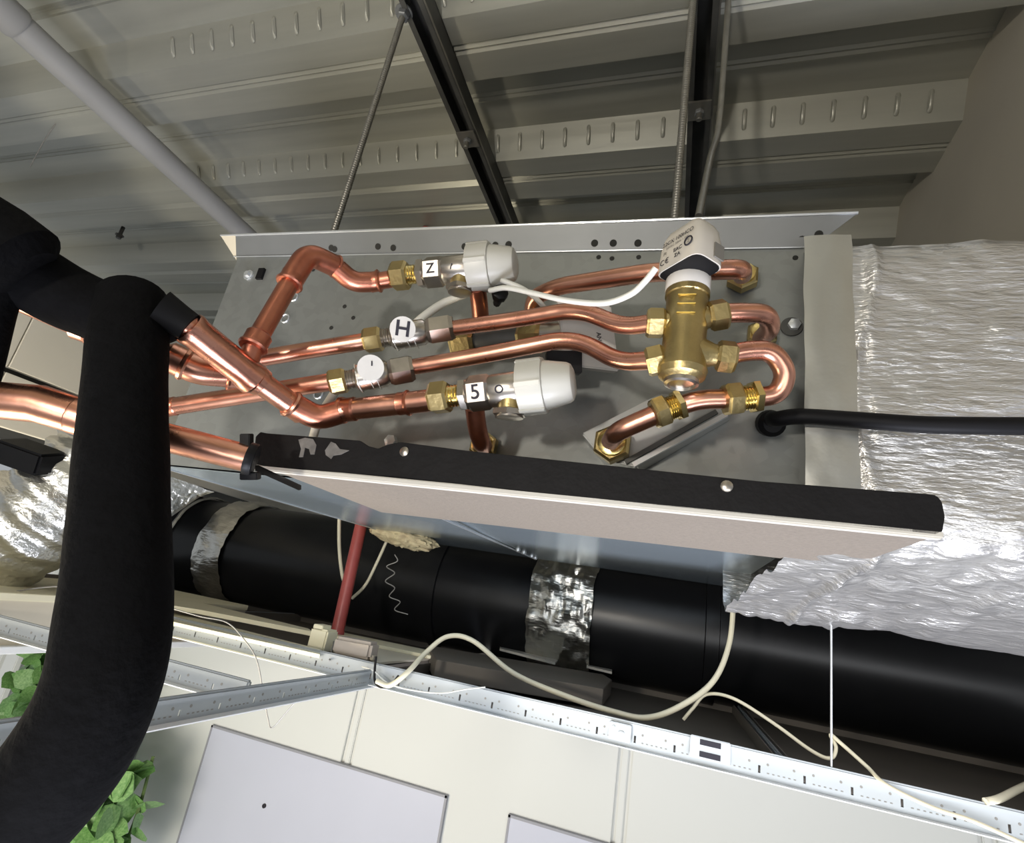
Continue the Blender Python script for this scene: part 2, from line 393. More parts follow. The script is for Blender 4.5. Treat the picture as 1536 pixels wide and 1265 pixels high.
sleeve(-1.52, -1.505, DR+.004, .002, 'foil_tape_band', 'foil_tape', sd=19, nu=6).build('foil_tape_band', 'foil_tape', du, sharp=1.2)
# ---- foil wrapped duct joined to the right end of the fan coil unit
pf = [(1.05, .37), (.80, .383), (.525, .385), (.503, .378), (.497, .36), (.495, .25), (.494, .16), (.496, .112), (.504, .092), (.53, .084), (.60, .078), (.72, .066), (.84, .046), (.90, .038), (.94, .050), (.97, .10), (1.0, .18)]
ac = [0]
for a, b in zip(pf, pf[1:]): ac.append(ac[-1]+math.hypot(b[0]-a[0], b[1]-a[1]))
def prof_at(s):
    s *= ac[-1]
    for i in range(len(pf)-1):
        if s <= ac[i+1]+1e-9:
            q = (s-ac[i])/(ac[i+1]-ac[i]); return pf[i][0]+(pf[i+1][0]-pf[i][0])*q, pf[i][1]+(pf[i+1][1]-pf[i][1])*q
    return pf[-1]
def foilfn(u, v):
    y, z = prof_at(v)
    bottom = max(0, min(1, (.10-z)/.02)) if y < .97 else 0
    xl = .106-.033*max(0, min(1, (y-.5)/.38))
    x = xl+(.98-xl)*u**1.5
    a = .0030 if x > .15 else .0012
    if bottom and x < .32: a = .006
    w = noise.noise(V((x*9, y*24, z*30)))*a + abs(noise.noise(V((x*34+4, y*30, z*22))))*a*1.0 - a*.4
    w += abs(noise.noise(V((x*16+9, y*60, z*70))))*a*.6
    w += max(0, .10-abs(noise.noise(V((x*7+2, y*8, z*11)))))*.03*(x > .15)
    if .14 < x < .20: w += .004*math.exp(-((x-.148-.012*math.sin(z*22))/.004)**2)
    if bottom: return V((x, y+w*.2, z-w*1.3))
    if y > .52: return V((x, y, z+w*.6))
    return V((x, y-w, z))
fd = thing('foil_wrapped_duct', 'silver foil wrapped duct on the right of the fan coil unit', 'duct', (.5, .75, .03))
MB().grid(foilfn, 170, 150).build('foil_jacket', 'foil', fd, sharp=1.3)
g = MB(); g.grid(lambda u, v: V((.099+.041*u+.0012*noise.noise(V((v*7, 0, 0))), .4932-.0009*noise.noise(V((u*3, v*9, 5)))-.0015*math.sin(u*3.1), .383-.28*v)), 8, 60)
g.build('joint_tape', 'foil_tape', fd, sharp=1.2)
# crumpled foil point beneath the FCU corner
def crumple(quad, amp, name, sc=60):
    a, b, c, d = quad
    def fn(u, v):
        p = a*(1-u)*(1-v)+b*u*(1-v)+c*u*v+d*(1-u)*v
        n_ = abs(noise.noise(p*sc))+.6*abs(noise.noise(p*sc*2.3+V((3, 1, 2))))
        return p+V((0, -.6, -.8))*n_*amp*(.3+min(u, 1-u, v, 1-v)*3)
    return MB().grid(fn, 36, 36)
# ---- foil elbow on the far left
fe = thing('foil_elbow', 'foil wrapped duct elbow at the left edge above the cream ledge', 'duct', at(50, 860, d=.95))
pc = spline([at(-60, 850, d=.98), at(20, 800, d=.98), at(90, 750, d=1.0), at(160, 690, d=1.05), at(200, 640, d=1.1)], 12)
g = MB(); aa, m = None, len(pc)
n = 48; vs = []
aa, _ = basis((pc[1]-pc[0]).normalized())
for i, p in enumerate(pc):
    t = (pc[min(i+1, m-1)]-pc[max(i-1, 0)]).normalized(); aa = (aa-t*aa.dot(t)).normalized(); bb = t.cross(aa)
    for k in range(n):
        dr = aa*math.cos(6.2832*k/n)+bb*math.sin(6.2832*k/n)
        vs.append(p+dr*(.092+.005*math.sin(i*1.6)+.006*noise.noise(p*14+dr*3)))
g.add(vs, [(i*n+k, i*n+(k+1) % n, (i+1)*n+(k+1) % n, (i+1)*n+k) for i in range(m-1) for k in range(n)])
g.build('jacket', 'foil_fine', fe, sharp=1.2)
bxp = at(45, 685, d=.93)
o = MB().obox(bxp, RT*.04+UP*-.014, UP*.018+RT*.006, FW*.03).build('black_bracket', 'black_plastic', bevel=.004); tag(o, 'black block shaped bracket above the foil elbow at left', 'bracket')
# ================================================================== FAN COIL UNIT
FX0, FX1, FY, FYB, FT = -.635, .115, .52, 1.29, .43
fcu = thing('fan_coil_unit', 'galvanised steel fan coil unit hung under the deck', 'fan coil unit', ((FX0+FX1)/2, .9, .088))
m = MB(); zb0, zb1 = .0905, .106
m.add([(FX0, FY, zb0), (FX1, FY, zb0+.012), (FX1, FYB, zb1), (FX0, FYB, zb1), (FX0, FY, FT), (FX1, FY, FT), (FX1, FYB, FT), (FX0, FYB, FT)],
      [(0, 1, 5, 4), (1, 2, 6, 5), (2, 3, 7, 6), (3, 0, 4, 7), (4, 5, 6, 7)])
m.build('casing', 'galv', fcu, sharp=.3)
m = MB(); m.prism([(FX0-.002, FY+.002, zb0-.0015), (FX1, FY+.002, zb0+.0105), (FX1, FYB, zb1-.0015), (FX0-.002, FYB, zb1-.0015)], (0, 0, -.0015)); m.build('bottom_panel', 'galv_bottom', fcu)
# bottom panel seam fold and side lip
a, b = V((-.30, .60, .0865)), V((-.325, FYB, .1025))
MB().obox((a+b)/2, (b-a)/2, X*.0015, Z*.0012).build('seam', 'galv_bright', fcu)
m = MB().obox(V((FX0-.002, (FY+FYB)/2, .100)), (V((0, FYB-FY, zb1-zb0)))/2, X*.0015, Z*.006); m.build('side_lip', 'galv_bright', fcu)
for qq_ in (.70, .78, .9, .96):
    c = a+(b-a)*qq_+X*.01; MB().lathe(c+V((0, 0, .006)), -Z, [(0, .005), (.008, .005), (.010, .003)], 10).build('rivet', 'galv_bright', fcu)
# flared top flange with punched holes
fl0, fl1 = V((-.665, .505, .432)), V((.150, .505, .418)); cr0, cr1 = V((-.642, .519, .404)), V((.112, .519, .389))
m = MB(); m.prism([cr0, cr1, fl1, fl0], (0, .0014, .0006)); m.build('top_flange', 'galv_plain', fcu)
m = MB(); m.tube([fl0, fl1], .0016, 6); m.tube([cr0+V((0, -.0008, 0)), cr1+V((0, -.0008, 0))], .0008, 6); m.build('flange_fold', 'galv_bright', fcu)
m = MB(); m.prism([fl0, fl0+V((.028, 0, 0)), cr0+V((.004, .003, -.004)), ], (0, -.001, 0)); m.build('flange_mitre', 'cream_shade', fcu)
fn_ = (fl1-fl0).cross(cr0-fl0).normalized()
if fn_.y > 0: fn_ = -fn_
def on_flange(u, v):
    r = ray(u, v); t = (fl0.dot(fn_))/(r.dot(fn_)); return r*t
for i, (u, v) in enumerate(((502, 374), (567, 370), (590, 372), (697, 370), (743, 368), (763, 367), (892, 365), (920, 365), (957, 365), (1203, 360), (1228, 352), (497, 372))):
    c = on_flange(u, v); MB().lathe(c+fn_*-.001, fn_, [(0, .0042), (.0016, .0042)], 12, hint=X).build('punched_hole', 'dark_gap', fcu)
for u, v in ((530, 477), (898, 386), (918, 388), (958, 386), (497, 492), (1193, 387), (517, 460), (470, 405), (540, 520)):
    c = at(u, v, y=FY); MB().lathe(c+Y*.001, -Y, [(0, .0028), (.0016, .0028)], 10).build('punched_hole', 'dark_gap', fcu)
for u, v in ((428, 478), (441, 446), (478, 591), (250, 680)):
    c = at(u, v, y=FY); g = MB(); rr = []
    for k in range(21): a = 6.2832*k/20; rr.append(c+V((math.cos(a)*.006, -.0008, math.sin(a)*.006)))
    g.tube(rr, .0011, 6, cap=False); g.build('knockout_ring', 'galv_bright', fcu)
c = at(391, 411, y=FY-.002); MB().box(c, (.010, .004, .017)).build('slot', 'black_plastic', fcu)
c = at(372, 412, y=FY-.002); MB().lathe(c+Y*.002, -Y, [(0, .008), (.002, .008), (.002, .005), (.006, .004)], 8).build('screw', 'galv_bright', fcu)
c = at(1187, 491, y=FY-.001); g = MB(); g.lathe(c, -Y, [(0, .010), (.002, .010)], 20); g.build('screw_washer', 'strut_steel', fcu); MB().lathe(c-Y*.002+V((.002, 0, .001)), -Y, [(0, .006), (.004, .006), (.005, .003)], 6).build('screw', 'galv_bright', fcu)
c = at(588, 663, y=FY-.002); MB().lathe(c+Y*.002, -Y, [(0, .007), (.008, .007), (.009, .004)], 6).build('screw', 'galv_bright', fcu)
c = at(478, 655, y=FY-.03); 
# inclined side bracket plate under the lower union
q = [at(872, 650, y=.494), at(905, 690, y=.494), at(955, 700, y=.494), at(1100, 615, y=.494), at(1055, 595, y=.494), at(990, 590, y=.494)]
pl = MB().prism(q, (0, .026, 0)).build('access_cover', 'galv_cover', fcu, bevel=.0015, label='raised galvanised cover plate with two folded ribs')
for k, (ua, va, ub, vb) in enumerate(((938, 694, 1075, 618), (950, 698, 1090, 622))):
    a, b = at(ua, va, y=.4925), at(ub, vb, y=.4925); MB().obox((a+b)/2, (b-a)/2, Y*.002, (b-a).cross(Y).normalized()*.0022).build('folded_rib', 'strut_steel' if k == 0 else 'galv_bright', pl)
# ---- drip tray
TR = thing('drip_tray', 'black lipped drip tray with grey foam underside below the valves', 'drip tray', (-.1, .5, .07))
ly = .397
outl = [(383, 655), (390, 648), (400, 650), (480, 656), (540, 661), (552, 669), (567, 673), (580, 667), (600, 663), (700, 676), (900, 697), (1140, 722), (1390, 741), (1405, 743), (1413, 752), (1418, 775), (1414, 798), (1404, 803), (1200, 781), (900, 750), (600, 716), (400, 700), (383, 696), (381, 675)]
q = [at(u, v, y=ly) for u, v in outl]
MB().prism(q, (0, .006, 0)).build('front_lip', 'lip_black', TR, bevel=.0006)
m = MB(); pa = [V((-.352, .403, .084)), V((.158, .403, .088)), V((.152, .585, .083)), V((-.368, .63, .082))]
pa = [at(400, 702, y=.403), at(1412, 803, y=.403), at(1275, 850, z=.082), at(572, 769, z=.082)]
m.prism(pa, (0, 0, .004)); m.build('foam_underside', 'tray_foam', TR, bevel=.001)
m = MB(); a, b = at(385, 702, y=.401), at(1412, 804, y=.401)
m.obox((a+b)/2, (b-a)/2, Y*.004, Z*.0025); m.build('lip_edge', 'card', TR, bevel=.001)
for u, v in ((607, 678), (1090, 730)):
    c = at(u, v, y=ly); MB().lathe(c, -Y, [(0, .0042), (.0012, .0042), (.002, .0028)], 14).build('rivet', 'nickel', TR)
sm = MB()
for blob in ([(448, 660), (458, 657), (470, 659), (475, 668), (472, 682), (466, 682), (464, 674), (458, 672), (455, 686), (449, 686), (452, 674)],
             [(488, 676), (497, 663), (504, 666), (510, 674), (524, 676), (512, 682), (500, 684), (497, 689), (489, 683)]):
    sm.prism([at(u, v, y=ly) for u, v in blob], (0, -.0005, 0))
sm.build('scuff_mark', 'smudge', TR)
# ================================================================== COPPER PIPEWORK AND VALVES
def pipe(label, pts, r, m='copper', fr=.02, n=16, group='copper pipework', name='copper_pipe'):
    P = [at(u, v, d=d) for u, v, d in pts]
    t = thing(name, label, 'pipe', min(P, key=lambda p: p.z), group)
    MB().tube(fillet(P, fr, 8), r, n).build('tube', m, t, sharp=1.0); return t, P
def collar(t, p, ax, L, r, m='copper_dull', name='fitting_collar'):
    ax = V(ax).normalized(); p = V(p)
    return MB().lathe(p-ax*L/2, ax, [(0, r*.9), (L*.12, r*1.02), (L*.2, r), (L*.72, r), (L*.76, r*1.10), (L*.9, r*1.14), (L, r*1.02)], 18).build(name, m, t)
def nut_on(t, u, v, d, ax, L, r, m='brass', phase=.2, name='hex_nut'):
    p = at(u, v, d=d); ax = V(ax).normalized()
    return hexnut(MB(), p-ax*L/2, ax, L, r, phase).build(name, m, t, sharp=.4)
# A: straight pipe left of the H valve and its continuation
pipe('copper pipe entering the H marked valve from the left', [(330, 548, .535), (460, 526, .535), (560, 510, .53)], .0084)
tA, PA = pipe('upper bent copper pipe from the H marked valve to the four port valve', [(668, 494, .53), (780, 479, .505), (868, 463, .482), (935, 491, .455), (985, 484, .437)], .0076, fr=.035)
tB0, PB0 = pipe('copper pipe entering the lower drain valve from behind the black hose', [(246, 612, .525), (380, 591, .525), (510, 571, .515)], .0086)
collar(tB0, PB0[0]+(PB0[1]-PB0[0])*.06, PB0[0]-PB0[1], .016, .0092)
tB, PB = pipe('lower bent copper pipe from the drain valve to the four port valve', [(605, 553, .52), (720, 534, .50), (862, 506, .475), (930, 544, .45), (985, 540, .43)], .0077, fr=.035)
# headers (22 mm) with end-feed fittings
tH, PH = pipe('thick copper header with a branch tee left of the valves', [(276, 486, .428), (292, 498, .434), (352, 546, .46), (450, 616, .505), (478, 628, .51), (520, 615, .515), (600, 606, .502), (668, 598, .49)], .0104, 'copper', fr=.03)
ax = (PH[2]-PH[1]).normalized()
m = MB(); m.lathe(PH[1]-ax*.006, ax, [(0, .0135), (.003, .0142), (.008, .0132), (.055, .0132), (.060, .0145), (.066, .0150), (.07, .0120)], 20); m.build('tee_fitting', 'copper', tH)
ax2 = (PH[3]-PH[2]).normalized(); m = MB(); m.lathe(PH[2]+ax2*.002, ax2, [(0, .0125), (.02, .0132), (.026, .0126)], 18); m.build('tee_end', 'copper', tH)
collar(tH, PH[3]-ax2*.004, -ax2, .018, .0118, 'copper')
m = MB(); P2 = fillet([PH[3]-ax2*.01, PH[4], PH[4]+(PH[5]-PH[4])*.75], .03, 8); m.tube(P2, .0116, 18); m.build('elbow', 'copper_dull', tH)
ax3 = (PH[6]-PH[5]).normalized(); collar(tH, PH[5]+ax3*.002, -ax3, .018, .0116, 'copper_dull'); collar(tH, PH[6]+ax3*.004, ax3, .012, .0108, 'copper_dull')
# branch rising from the tee
tU, PU = pipe('copper branch rising from the tee and turning over to the Z marked valve', [(368, 552, .47), (384, 512, .475), (440, 415, .515), (462, 380, .525), (500, 398, .545), (530, 424, .555), (560, 423, .56), (605, 416, .56)], .0088, 'copper_dull', fr=.016)
axu = (PU[2]-PU[1]).normalized(); collar(tU, PU[1], -axu, .016, .0112, 'copper_dull'); collar(tU, PU[2]-axu*.004, -axu, .014, .0112, 'copper_dull')
m = MB(); m.tube(fillet([PU[2], PU[3], PU[4]], .022, 8), .0112, 18); m.build('elbow', 'copper_dull', tU)
collar(tU, PU[4]-(PU[4]-PU[3]).normalized()*.002, PU[4]-PU[3], .013, .0108, 'copper_dull')
m = MB(); m.tube(fillet([PU[4]+(PU[5]-PU[4])*.2, PU[5], PU[6]], .022, 8), .0104, 18); m.build('elbow', 'copper_dull', tU)
collar(tU, PU[6]+(PU[7]-PU[6])*.05, PU[7]-PU[6], .012, .0106, 'copper_dull')
# second header below / behind the first
t2, P2 = pipe('copper header fittings passing behind the black hose under the insulated pipe', [(40, 452, .44), (120, 487, .45), (255, 536, .46), (300, 556, .47), (350, 560, .485)], .0108, 'copper', fr=.02)
for k, s in ((1, 1), (2, 1)): collar(t2, P2[k]+(P2[k+1]-P2[k]).normalized()*.006, (P2[k+1]-P2[k])*s, .018, .0132, 'copper')
m = MB(); m.tube(fillet([P2[2]+(P2[3]-P2[2])*.4, P2[3], P2[4]], .014, 8), .0128, 18); m.build('elbow', 'copper', t2)
collar(t2, P2[4], P2[3]-P2[4], .012, .0136, 'copper')
# lower-left drain pipe
tD, PD = pipe('thick copper drain pipe ending at the tray corner', [(-30, 598, .40), (60, 606, .40), (130, 628, .405), (250, 656, .42), (372, 688, .435)], .0112, 'copper', fr=.03)
m = MB(); m.tube([PD[0], PD[1], PD[1]+(PD[2]-PD[1])*.9], [.0138, .0142, .0138], 18); m.build('socket_fitting', 'copper', tD)
collar(tD, PD[2], PD[2]-PD[1], .02, .0142, 'copper')
g = MB(); axd = (PD[4]-PD[3]).normalized(); g.lathe(PD[4]-axd*.001, axd, [(0, .0135), (.006, .0135), (.007, .0125)], 20); g.obox(PD[4]+UP*.015+RT*-.001, RT*.004, UP*.005, FW*.004); g.obox(PD[4]-UP*.014+RT*.002, RT*.007, UP*.003, FW*.004)
g.build('pipe_clip', 'black_plastic', tD, bevel=.0006)
# strap hanging off the clip
a, b = at(385, 702, d=.44), at(450, 732, d=.50)
o = MB().obox((a+b)/2, (b-a)/2, UP*.002, FW*.003).build('cable_tie', 'black_plastic'); tag(o, 'black tie tail under the left end of the drip tray', 'cable tie')
# top pipe to the upper connection
tT, PT = pipe('copper pipe passing behind the white actuator to the upper wall nut', [(797, 478, .575), (800, 447, .56), (835, 430, .535), (980, 408, .48), (1075, 405, .455), (1112, 404, .452), (1113, 412, .478)], .0084, fr=.022)
def wallnut(t, u, v, y, r=.0165, m='brass', wash=0):
    c = at(u, v, y=y)
    if wash: MB().lathe(c+Y*.004, -Y, [(0, wash), (.0015, wash)], 32).build('sealing_washer', 'galv_plain', t)
    hexnut(MB(), c+Y*.004, -Y, .013, r, .5).build('wall_nut', m, t, sharp=.4)
    MB().lathe(c-Y*.008, -Y, [(0, r*.74), (.004, r*.7), (.005, r*.56)], 20).build('nut_ring', 'brass_bright', t)
wallnut(tT, 1113, 418, .512)
# right hand pipes
tR, PR = pipe('short copper bend right of the four port valve into the casing', [(1068, 471, .43), (1110, 469, .427), (1150, 470, .428), (1157, 492, .447), (1142, 508, .485)], .0078, fr=.016)
wallnut(tR, 1142, 505, .513, .015)
tW, PW = pipe('copper U bend on the right of the four port valve', [(1082, 536, .418), (1115, 527, .415), (1158, 525, .413), (1180, 560, .413), (1168, 592, .416), (1125, 598, .42)], .0078, fr=.022)
tX, PX = pipe('copper pipe between the two brass unions below the four port valve', [(1120, 598, .42), (1050, 599, .425), (1010, 612, .432)], .0078, fr=.03)
tY, PY = pipe('copper elbow from the lower union into the cover plate nut', [(1005, 613, .432), (960, 632, .44), (925, 648, .447), (916, 662, .475)], .0082, fr=.02)
wallnut(tY, 919, 668, .487, .0185)
# brass unions
def union(label, u0, v0, u1, v1, d, L=.036):
    a, b = at(u0, v0, d=d), at(u1, v1, d=d); ax = (b-a).normalized(); LL = (b-a).length
    t = thing('brass_union', label, 'pipe union', a, 'brass unions')
    hexnut(MB(), a, ax, LL*.48, .0135, .25).build('big_nut', 'brass', t, sharp=.4)
    thread(MB(), a+ax*LL*.44, ax, LL*.36, .0100).build('thread', 'brass_bright', t)
    hexnut(MB(), a+ax*LL*.76, ax, LL*.24, .0132, .25).build('lock_nut', 'brass_bright', t, sharp=.4)
    return t
union('brass union at the foot of the copper U bend', 1086, 600, 1139, 595, .419)
union('brass union nearest the cover plate nut', 980, 622, 1023, 606, .431)
# ---- four port valve
VX, VY = at(1027, 500, d=.427).x, at(1027, 500, d=.427).y
zt_, zb_ = at(1020, 440, y=VY).z, at(1034, 572, y=VY).z
t4 = thing('four_port_valve', 'brass four port valve body with four hex nuts on its sides', 'valve', (VX, VY, zb_))
H = zt_-zb_
MB().lathe((VX, VY, zb_), Z, [(0, .013), (.003, .0175), (.008, .019), (H*.16, .0175), (H*.45, .0165), (H*.62, .0168), (H*.75, .0175), (H*.8, .0162), (H*.93, .0162), (H*.94, .0175), (H, .0175)], 28).build('body', 'brass', t4, sharp=.6)
MB().lathe((VX, VY, zb_+.001), -Z, [(0, .013), (.004, .013), (.005, .0105), (.003, .0095), (.003, .0001)], 24).build('end_cap', 'nickel', t4)
MB().lathe((VX, VY, zt_-.001), Z, [(0, .0165), (.002, .0178), (.013, .0178), (.016, .017)], 28).build('neck_collar', 'label_white', t4)
for k in range(3): MB().box((VX, VY-.0165, zt_-.012-.008*k), (.014, .003, .0012)).build('casting_rib', 'brass_bright', t4, bevel=.0004)
for (u, v, d, u2, v2) in ((985, 485, .433, 1020, 482), (985, 541, .426, 1022, 537), (1076, 473, .427, 1040, 480), (1088, 535, .416, 1044, 536)):
    a = at(u, v, d=d); b = at(u2, v2, d=.427); b = V((VX, VY, b.z)); a2 = V((a.x, a.y, a.z)); ax = (b-a2).normalized(); L = (b-a2).length
    MB().lathe(a2, ax, [(0, .0085), (L*.28, .0088), (L*.5, .0115), (L*.85, .0155), (L, .016)], 20).build('port', 'brass', t4)
    hexnut(MB(), a2-ax*.008, ax, .0145, .0124, .25).build('port_nut', 'brass', t4, sharp=.4)
# ---- actuator on top
zA = at(1046, 376, d=.405).z
cn = at(1046, 376, z=zA); cl = at(981, 414, z=zA); crr = at(1088, 402, z=zA); cf = crr+(cl-cn)*.9
hA = .040
ta = thing('valve_actuator', 'white plastic actuator with printed marks on top of the four port valve', 'actuator', (cn+cf)/2)
def shr(p, k, z): c0 = (cn+cf)/2; q = c0+(V((p.x, p.y, zA))-c0)*k; return V((q.x, q.y, z))
m = MB(); ring = [cl, cn, crr, cf]
def rnd(ring, r):
    out = []
    for i in range(4):
        p0, p1, p2 = ring[i-1], ring[i], ring[(i+1) % 4]; s = p1+(p0-p1).normalized()*r; e = p1+(p2-p1).normalized()*r
        for k in range(5): q = k/4; out.append(s*(1-q)**2+p1*2*q*(1-q)+e*q*q)
    return out
lv = [(0, 1.0), (.010, 1.0), (.022, .97), (.031, .90), (.037, .76), (.040, .55)]
vs = []
base = rnd(ring, .009)
for h_, k in lv: vs += [shr(p, k, zA+h_) for p in base]
nb = len(base); inner = [shr(p, .93, zA+.0) for p in base]
fs = [(i*nb+j, i*nb+(j+1) % nb, (i+1)*nb+(j+1) % nb, (i+1)*nb+j) for i in range(len(lv)-1) for j in range(nb)]+[tuple((len(lv)-1)*nb+j for j in range(nb))]
o_ = len(vs); vs += inner; fs += [(j, (j+1) % nb, o_+(j+1) % nb, o_+j) for j in range(nb)]
o2 = len(vs); vs += [shr(p, .93, zA+.006) for p in base]; fs += [(o_+j, o_+(j+1) % nb, o2+(j+1) % nb, o2+j) for j in range(nb)]
m.add(vs, fs).build('housing', 'actuator_white', ta, sharp=.8)
m = MB(); u1 = [shr(p, .945, zA-.0008) for p in base]; m.prism(u1, (0, 0, .006)); m.build('underside', 'black_plastic', ta)
MB().lathe((VX, VY, zt_+.014), Z, [(0, .0135), (max(.008, zA+.003-zt_-.014), .0135)], 24).build('mounting_ring', 'black_plastic', ta)
fx = (cn-cl).normalized(); fnrm = fx.cross(Z); 
if fnrm.y > 0: fnrm = -fnrm
wl_ = (cn-cl).length
def facept(a, h): return cl+fx*wl_*a+Z*h
tilt = (shr(cn, .97, zA+.022)-shr(cn, 1., zA+.010)).normalized()
def fp(a, h, e=.0006):
    k = 1-.03*max(0, (h-.010)/.012); p = facept(a, h); q = shr(p, k, p.z); return q+fnrm*e
text('22CX 100HCO', fp(.54, .0235, .0012), fx, tilt, .0050, 'ink', ta, bold=.01)
text('24VAC 50Hz 1.5W', fp(.52, .0195), fx, tilt, .0030, 'grey_print', ta)
text('PI', fp(.24, .0150), fx, Z, .0042, 'grey_print', ta, bold=.01)
text('C\u20ac', fp(.25, .0070), fx, Z, .0072, 'ink', ta)
text('EAC', fp(.55, .0130), fx, Z, .0048, 'ink', ta, bold=.01)
text('ZA', fp(.55, .0075), fx, Z, .0048, 'ink', ta, bold=.01)
c = fp(.80, .0140, .001); rr = [c+(fx*math.cos(6.2832*k/20)+Z*math.sin(6.2832*k/20))*.0037 for k in range(21)]
MB().tube(rr, .0006, 6, cap=False).build('ring_mark', 'ink', ta); text('2', c, fx, Z, .0045, 'grey_print', ta)
gx = (crr-cn).normalized(); gn = gx.cross(Z); 
if gn.y > 0: gn = -gn
c = cn+gx*(crr-cn).length*.72+Z*.010+gn*.0008
MB().obox(c, gx*.005, Z*.0065, gn*.0006).build('mark_plate', 'grey_print', ta)
# ---- two balancing valves with white caps
def balval(label, A, B, dA, dB, rcap, marks):
    a, b = at(*A, d=dA), at(*B, d=dB); ax = (b-a).normalized(); L = (b-a).length
    t = thing('balancing_valve', label, 'valve', (a+b)/2, 'white capped balancing valves')
    k = rcap/.0245
    f = lambda q: L*q
    hexnut(MB(), a, ax, f(.14), .0150*k, .2).build('compression_nut', 'brass', t, sharp=.4)
    thread(MB(), a+ax*f(.13), ax, f(.11), .0100*k).build('thread', 'brass_bright', t)
    hexnut(MB(), a+ax*f(.22), ax, f(.06), .0150*k, .45).build('ring_nut', 'nickel', t, sharp=.4)
    fr = -(FW-ax*FW.dot(ax)).normalized(); ha, hb = basis(ax); hp = math.atan2(fr.dot(hb), fr.dot(ha))+math.pi/6
    hexnut(MB(), a+ax*f(.27), ax, f(.17), .0160*k, hp).build('hex_body', 'nickel', t, sharp=.4)
    MB().lathe(a+ax*f(.43), ax, [(0, .0135*k), (f(.02), .0148*k), (f(.2), .0150*k), (f(.23), .013*k)], 24).build('barrel', 'nickel', t)
    cap = MB().lathe(a+ax*f(.63), ax, [(0, .020*k), (f(.01), .0242*k), (f(.04), .0245*k), (f(.16), .0245*k), (f(.175), .0240*k), (f(.18), .0215*k), (f(.22), .0205*k), (f(.33), .0175*k), (f(.355), .0155*k), (f(.37), .011*k), (f(.372), .0005)], 36).build('cap', 'white_plastic', t, sharp=.6)
    for j in range(6):
        aa_, bb_ = basis(ax); th = j*1.047+.3; dr = aa_*math.cos(th)+bb_*math.sin(th)
        MB().obox(a+ax*f(.72)+dr*.0243*k, ax*f(.085), dr*.0012, ax.cross(dr)*.0022).build('grip_rib', 'white_plastic', cap, bevel=.0006)
    # port below the barrel with a plated flange nut
    dn = (V((.05, .16, -1))).normalized(); p = a+ax*f(.575)
    MB().lathe(p, dn, [(.008*k, .011*k), (.019*k, .011*k)], 20).build('port_neck', 'brass', t)
    hexnut(MB(), p+dn*.018*k, dn, .006*k, .0150*k, .4).build('port_flange', 'nickel', t, sharp=.4)
    MB().lathe(p+dn*.0235*k, dn, [(0, .012*k), (.002*k, .0122*k), (.0025*k, .009*k)], 24).build('port_ring', 'nickel', t)
    fr = -(FW-ax*FW.dot(ax)).normalized(); upd = ax.cross(-fr)
    if upd.z < 0: upd = -upd
    for txt, q, r, sz, rot in marks:
        xd = ax*math.cos(rot)+upd*math.sin(rot); yd = upd*math.cos(rot)-ax*math.sin(rot)
        if xd.cross(yd).dot(fr) < 0: yd = -yd
        ff = fr
        text(txt, a+ax*f(q)+ff*(r*k), xd, yd, sz, 'ink', t, 'handwritten_mark', .012)
    return t
b1v = balval('balancing valve with white cap and a handwritten Z, upper of the pair', (588, 415), (775, 396), .562, .535, .0245, [('Z', .355, .0141, .014, 0), ('\u2013', .52, .0152, .011, 1.2)])
b2v = balval('balancing valve with white cap and a handwritten five, lower of the pair', (646, 598), (862, 573), .485, .455, .0245, [('5', .355, .0141, .018, 0), ('O', .52, .0152, .010, 0)])
# ---- drain valves with round paper stickers
def drain(label, A, B, dA, dB, S, sd, mark):
    a, b = at(*A, d=dA), at(*B, d=dB); ax = (b-a).normalized(); L = (b-a).length; f = lambda q: L*q
    t = thing('drain_valve', label, 'valve', (a+b)/2, 'valves with paper stickers')
    hexnut(MB(), a, ax, f(.2), .0125, .2).build('hex_nut', 'brass', t, sharp=.4)
    thread(MB(), a+ax*f(.18), ax, f(.14), .0095).build('thread', 'nickel', t)
    MB().lathe(a+ax*f(.3), ax, [(0, .010), (f(.03), .0128), (f(.2), .0132), (f(.36), .0128), (f(.4), .010)], 22).build('body', 'nickel', t)
    hexnut(MB(), a+ax*f(.70), ax, f(.29), .0142, .5).build('hex_end', 'nickel', t, sharp=.4)
    s = at(*S, d=sd); fr = (-s).normalized()
    MB().lathe(s-fr*.014, fr, [(0, .009), (.0135, .0095)], 20).build('stub', 'nickel', t)
    st = MB().lathe(s, fr, [(-.0006, .0118), (.0006, .0118)], 28).build('sticker', 'sticker', t)
    xd = (RT-fr*RT.dot(fr)).normalized(); yd = fr.cross(xd)
    if mark: text(mark, s+fr*.0009, xd*.98-yd*.15, yd, .020, 'ink', t, 'handwritten_mark', .02)
    else: MB().obox(s+fr*.001+UP*.004+RT*.001, RT*.0006, UP*.0022, fr*.0004).build('handwritten_mark', 'ink', t)
    c_ = MB(); pts = []
    for k in range(40): a_ = k*.62; q = .3+.28*k/40; pts.append(a+ax*f(q)+(basis(ax)[0]*math.cos(a_)+basis(ax)[1]*math.sin(a_))*(.0136+.001*math.sin(k)))
    c_.tube(pts, .0005, 5); c_.build('wire_wrap', 'cable_white', t)
    return t
drain('isolating valve with round sticker marked H on the upper pipe', (546, 512), (682, 491), .53, .53, (604, 494), .50, 'H')
drain('isolating valve with plain round sticker on the lower pipe', (494, 575), (622, 552), .51, .52, (556, 552), .485, None)
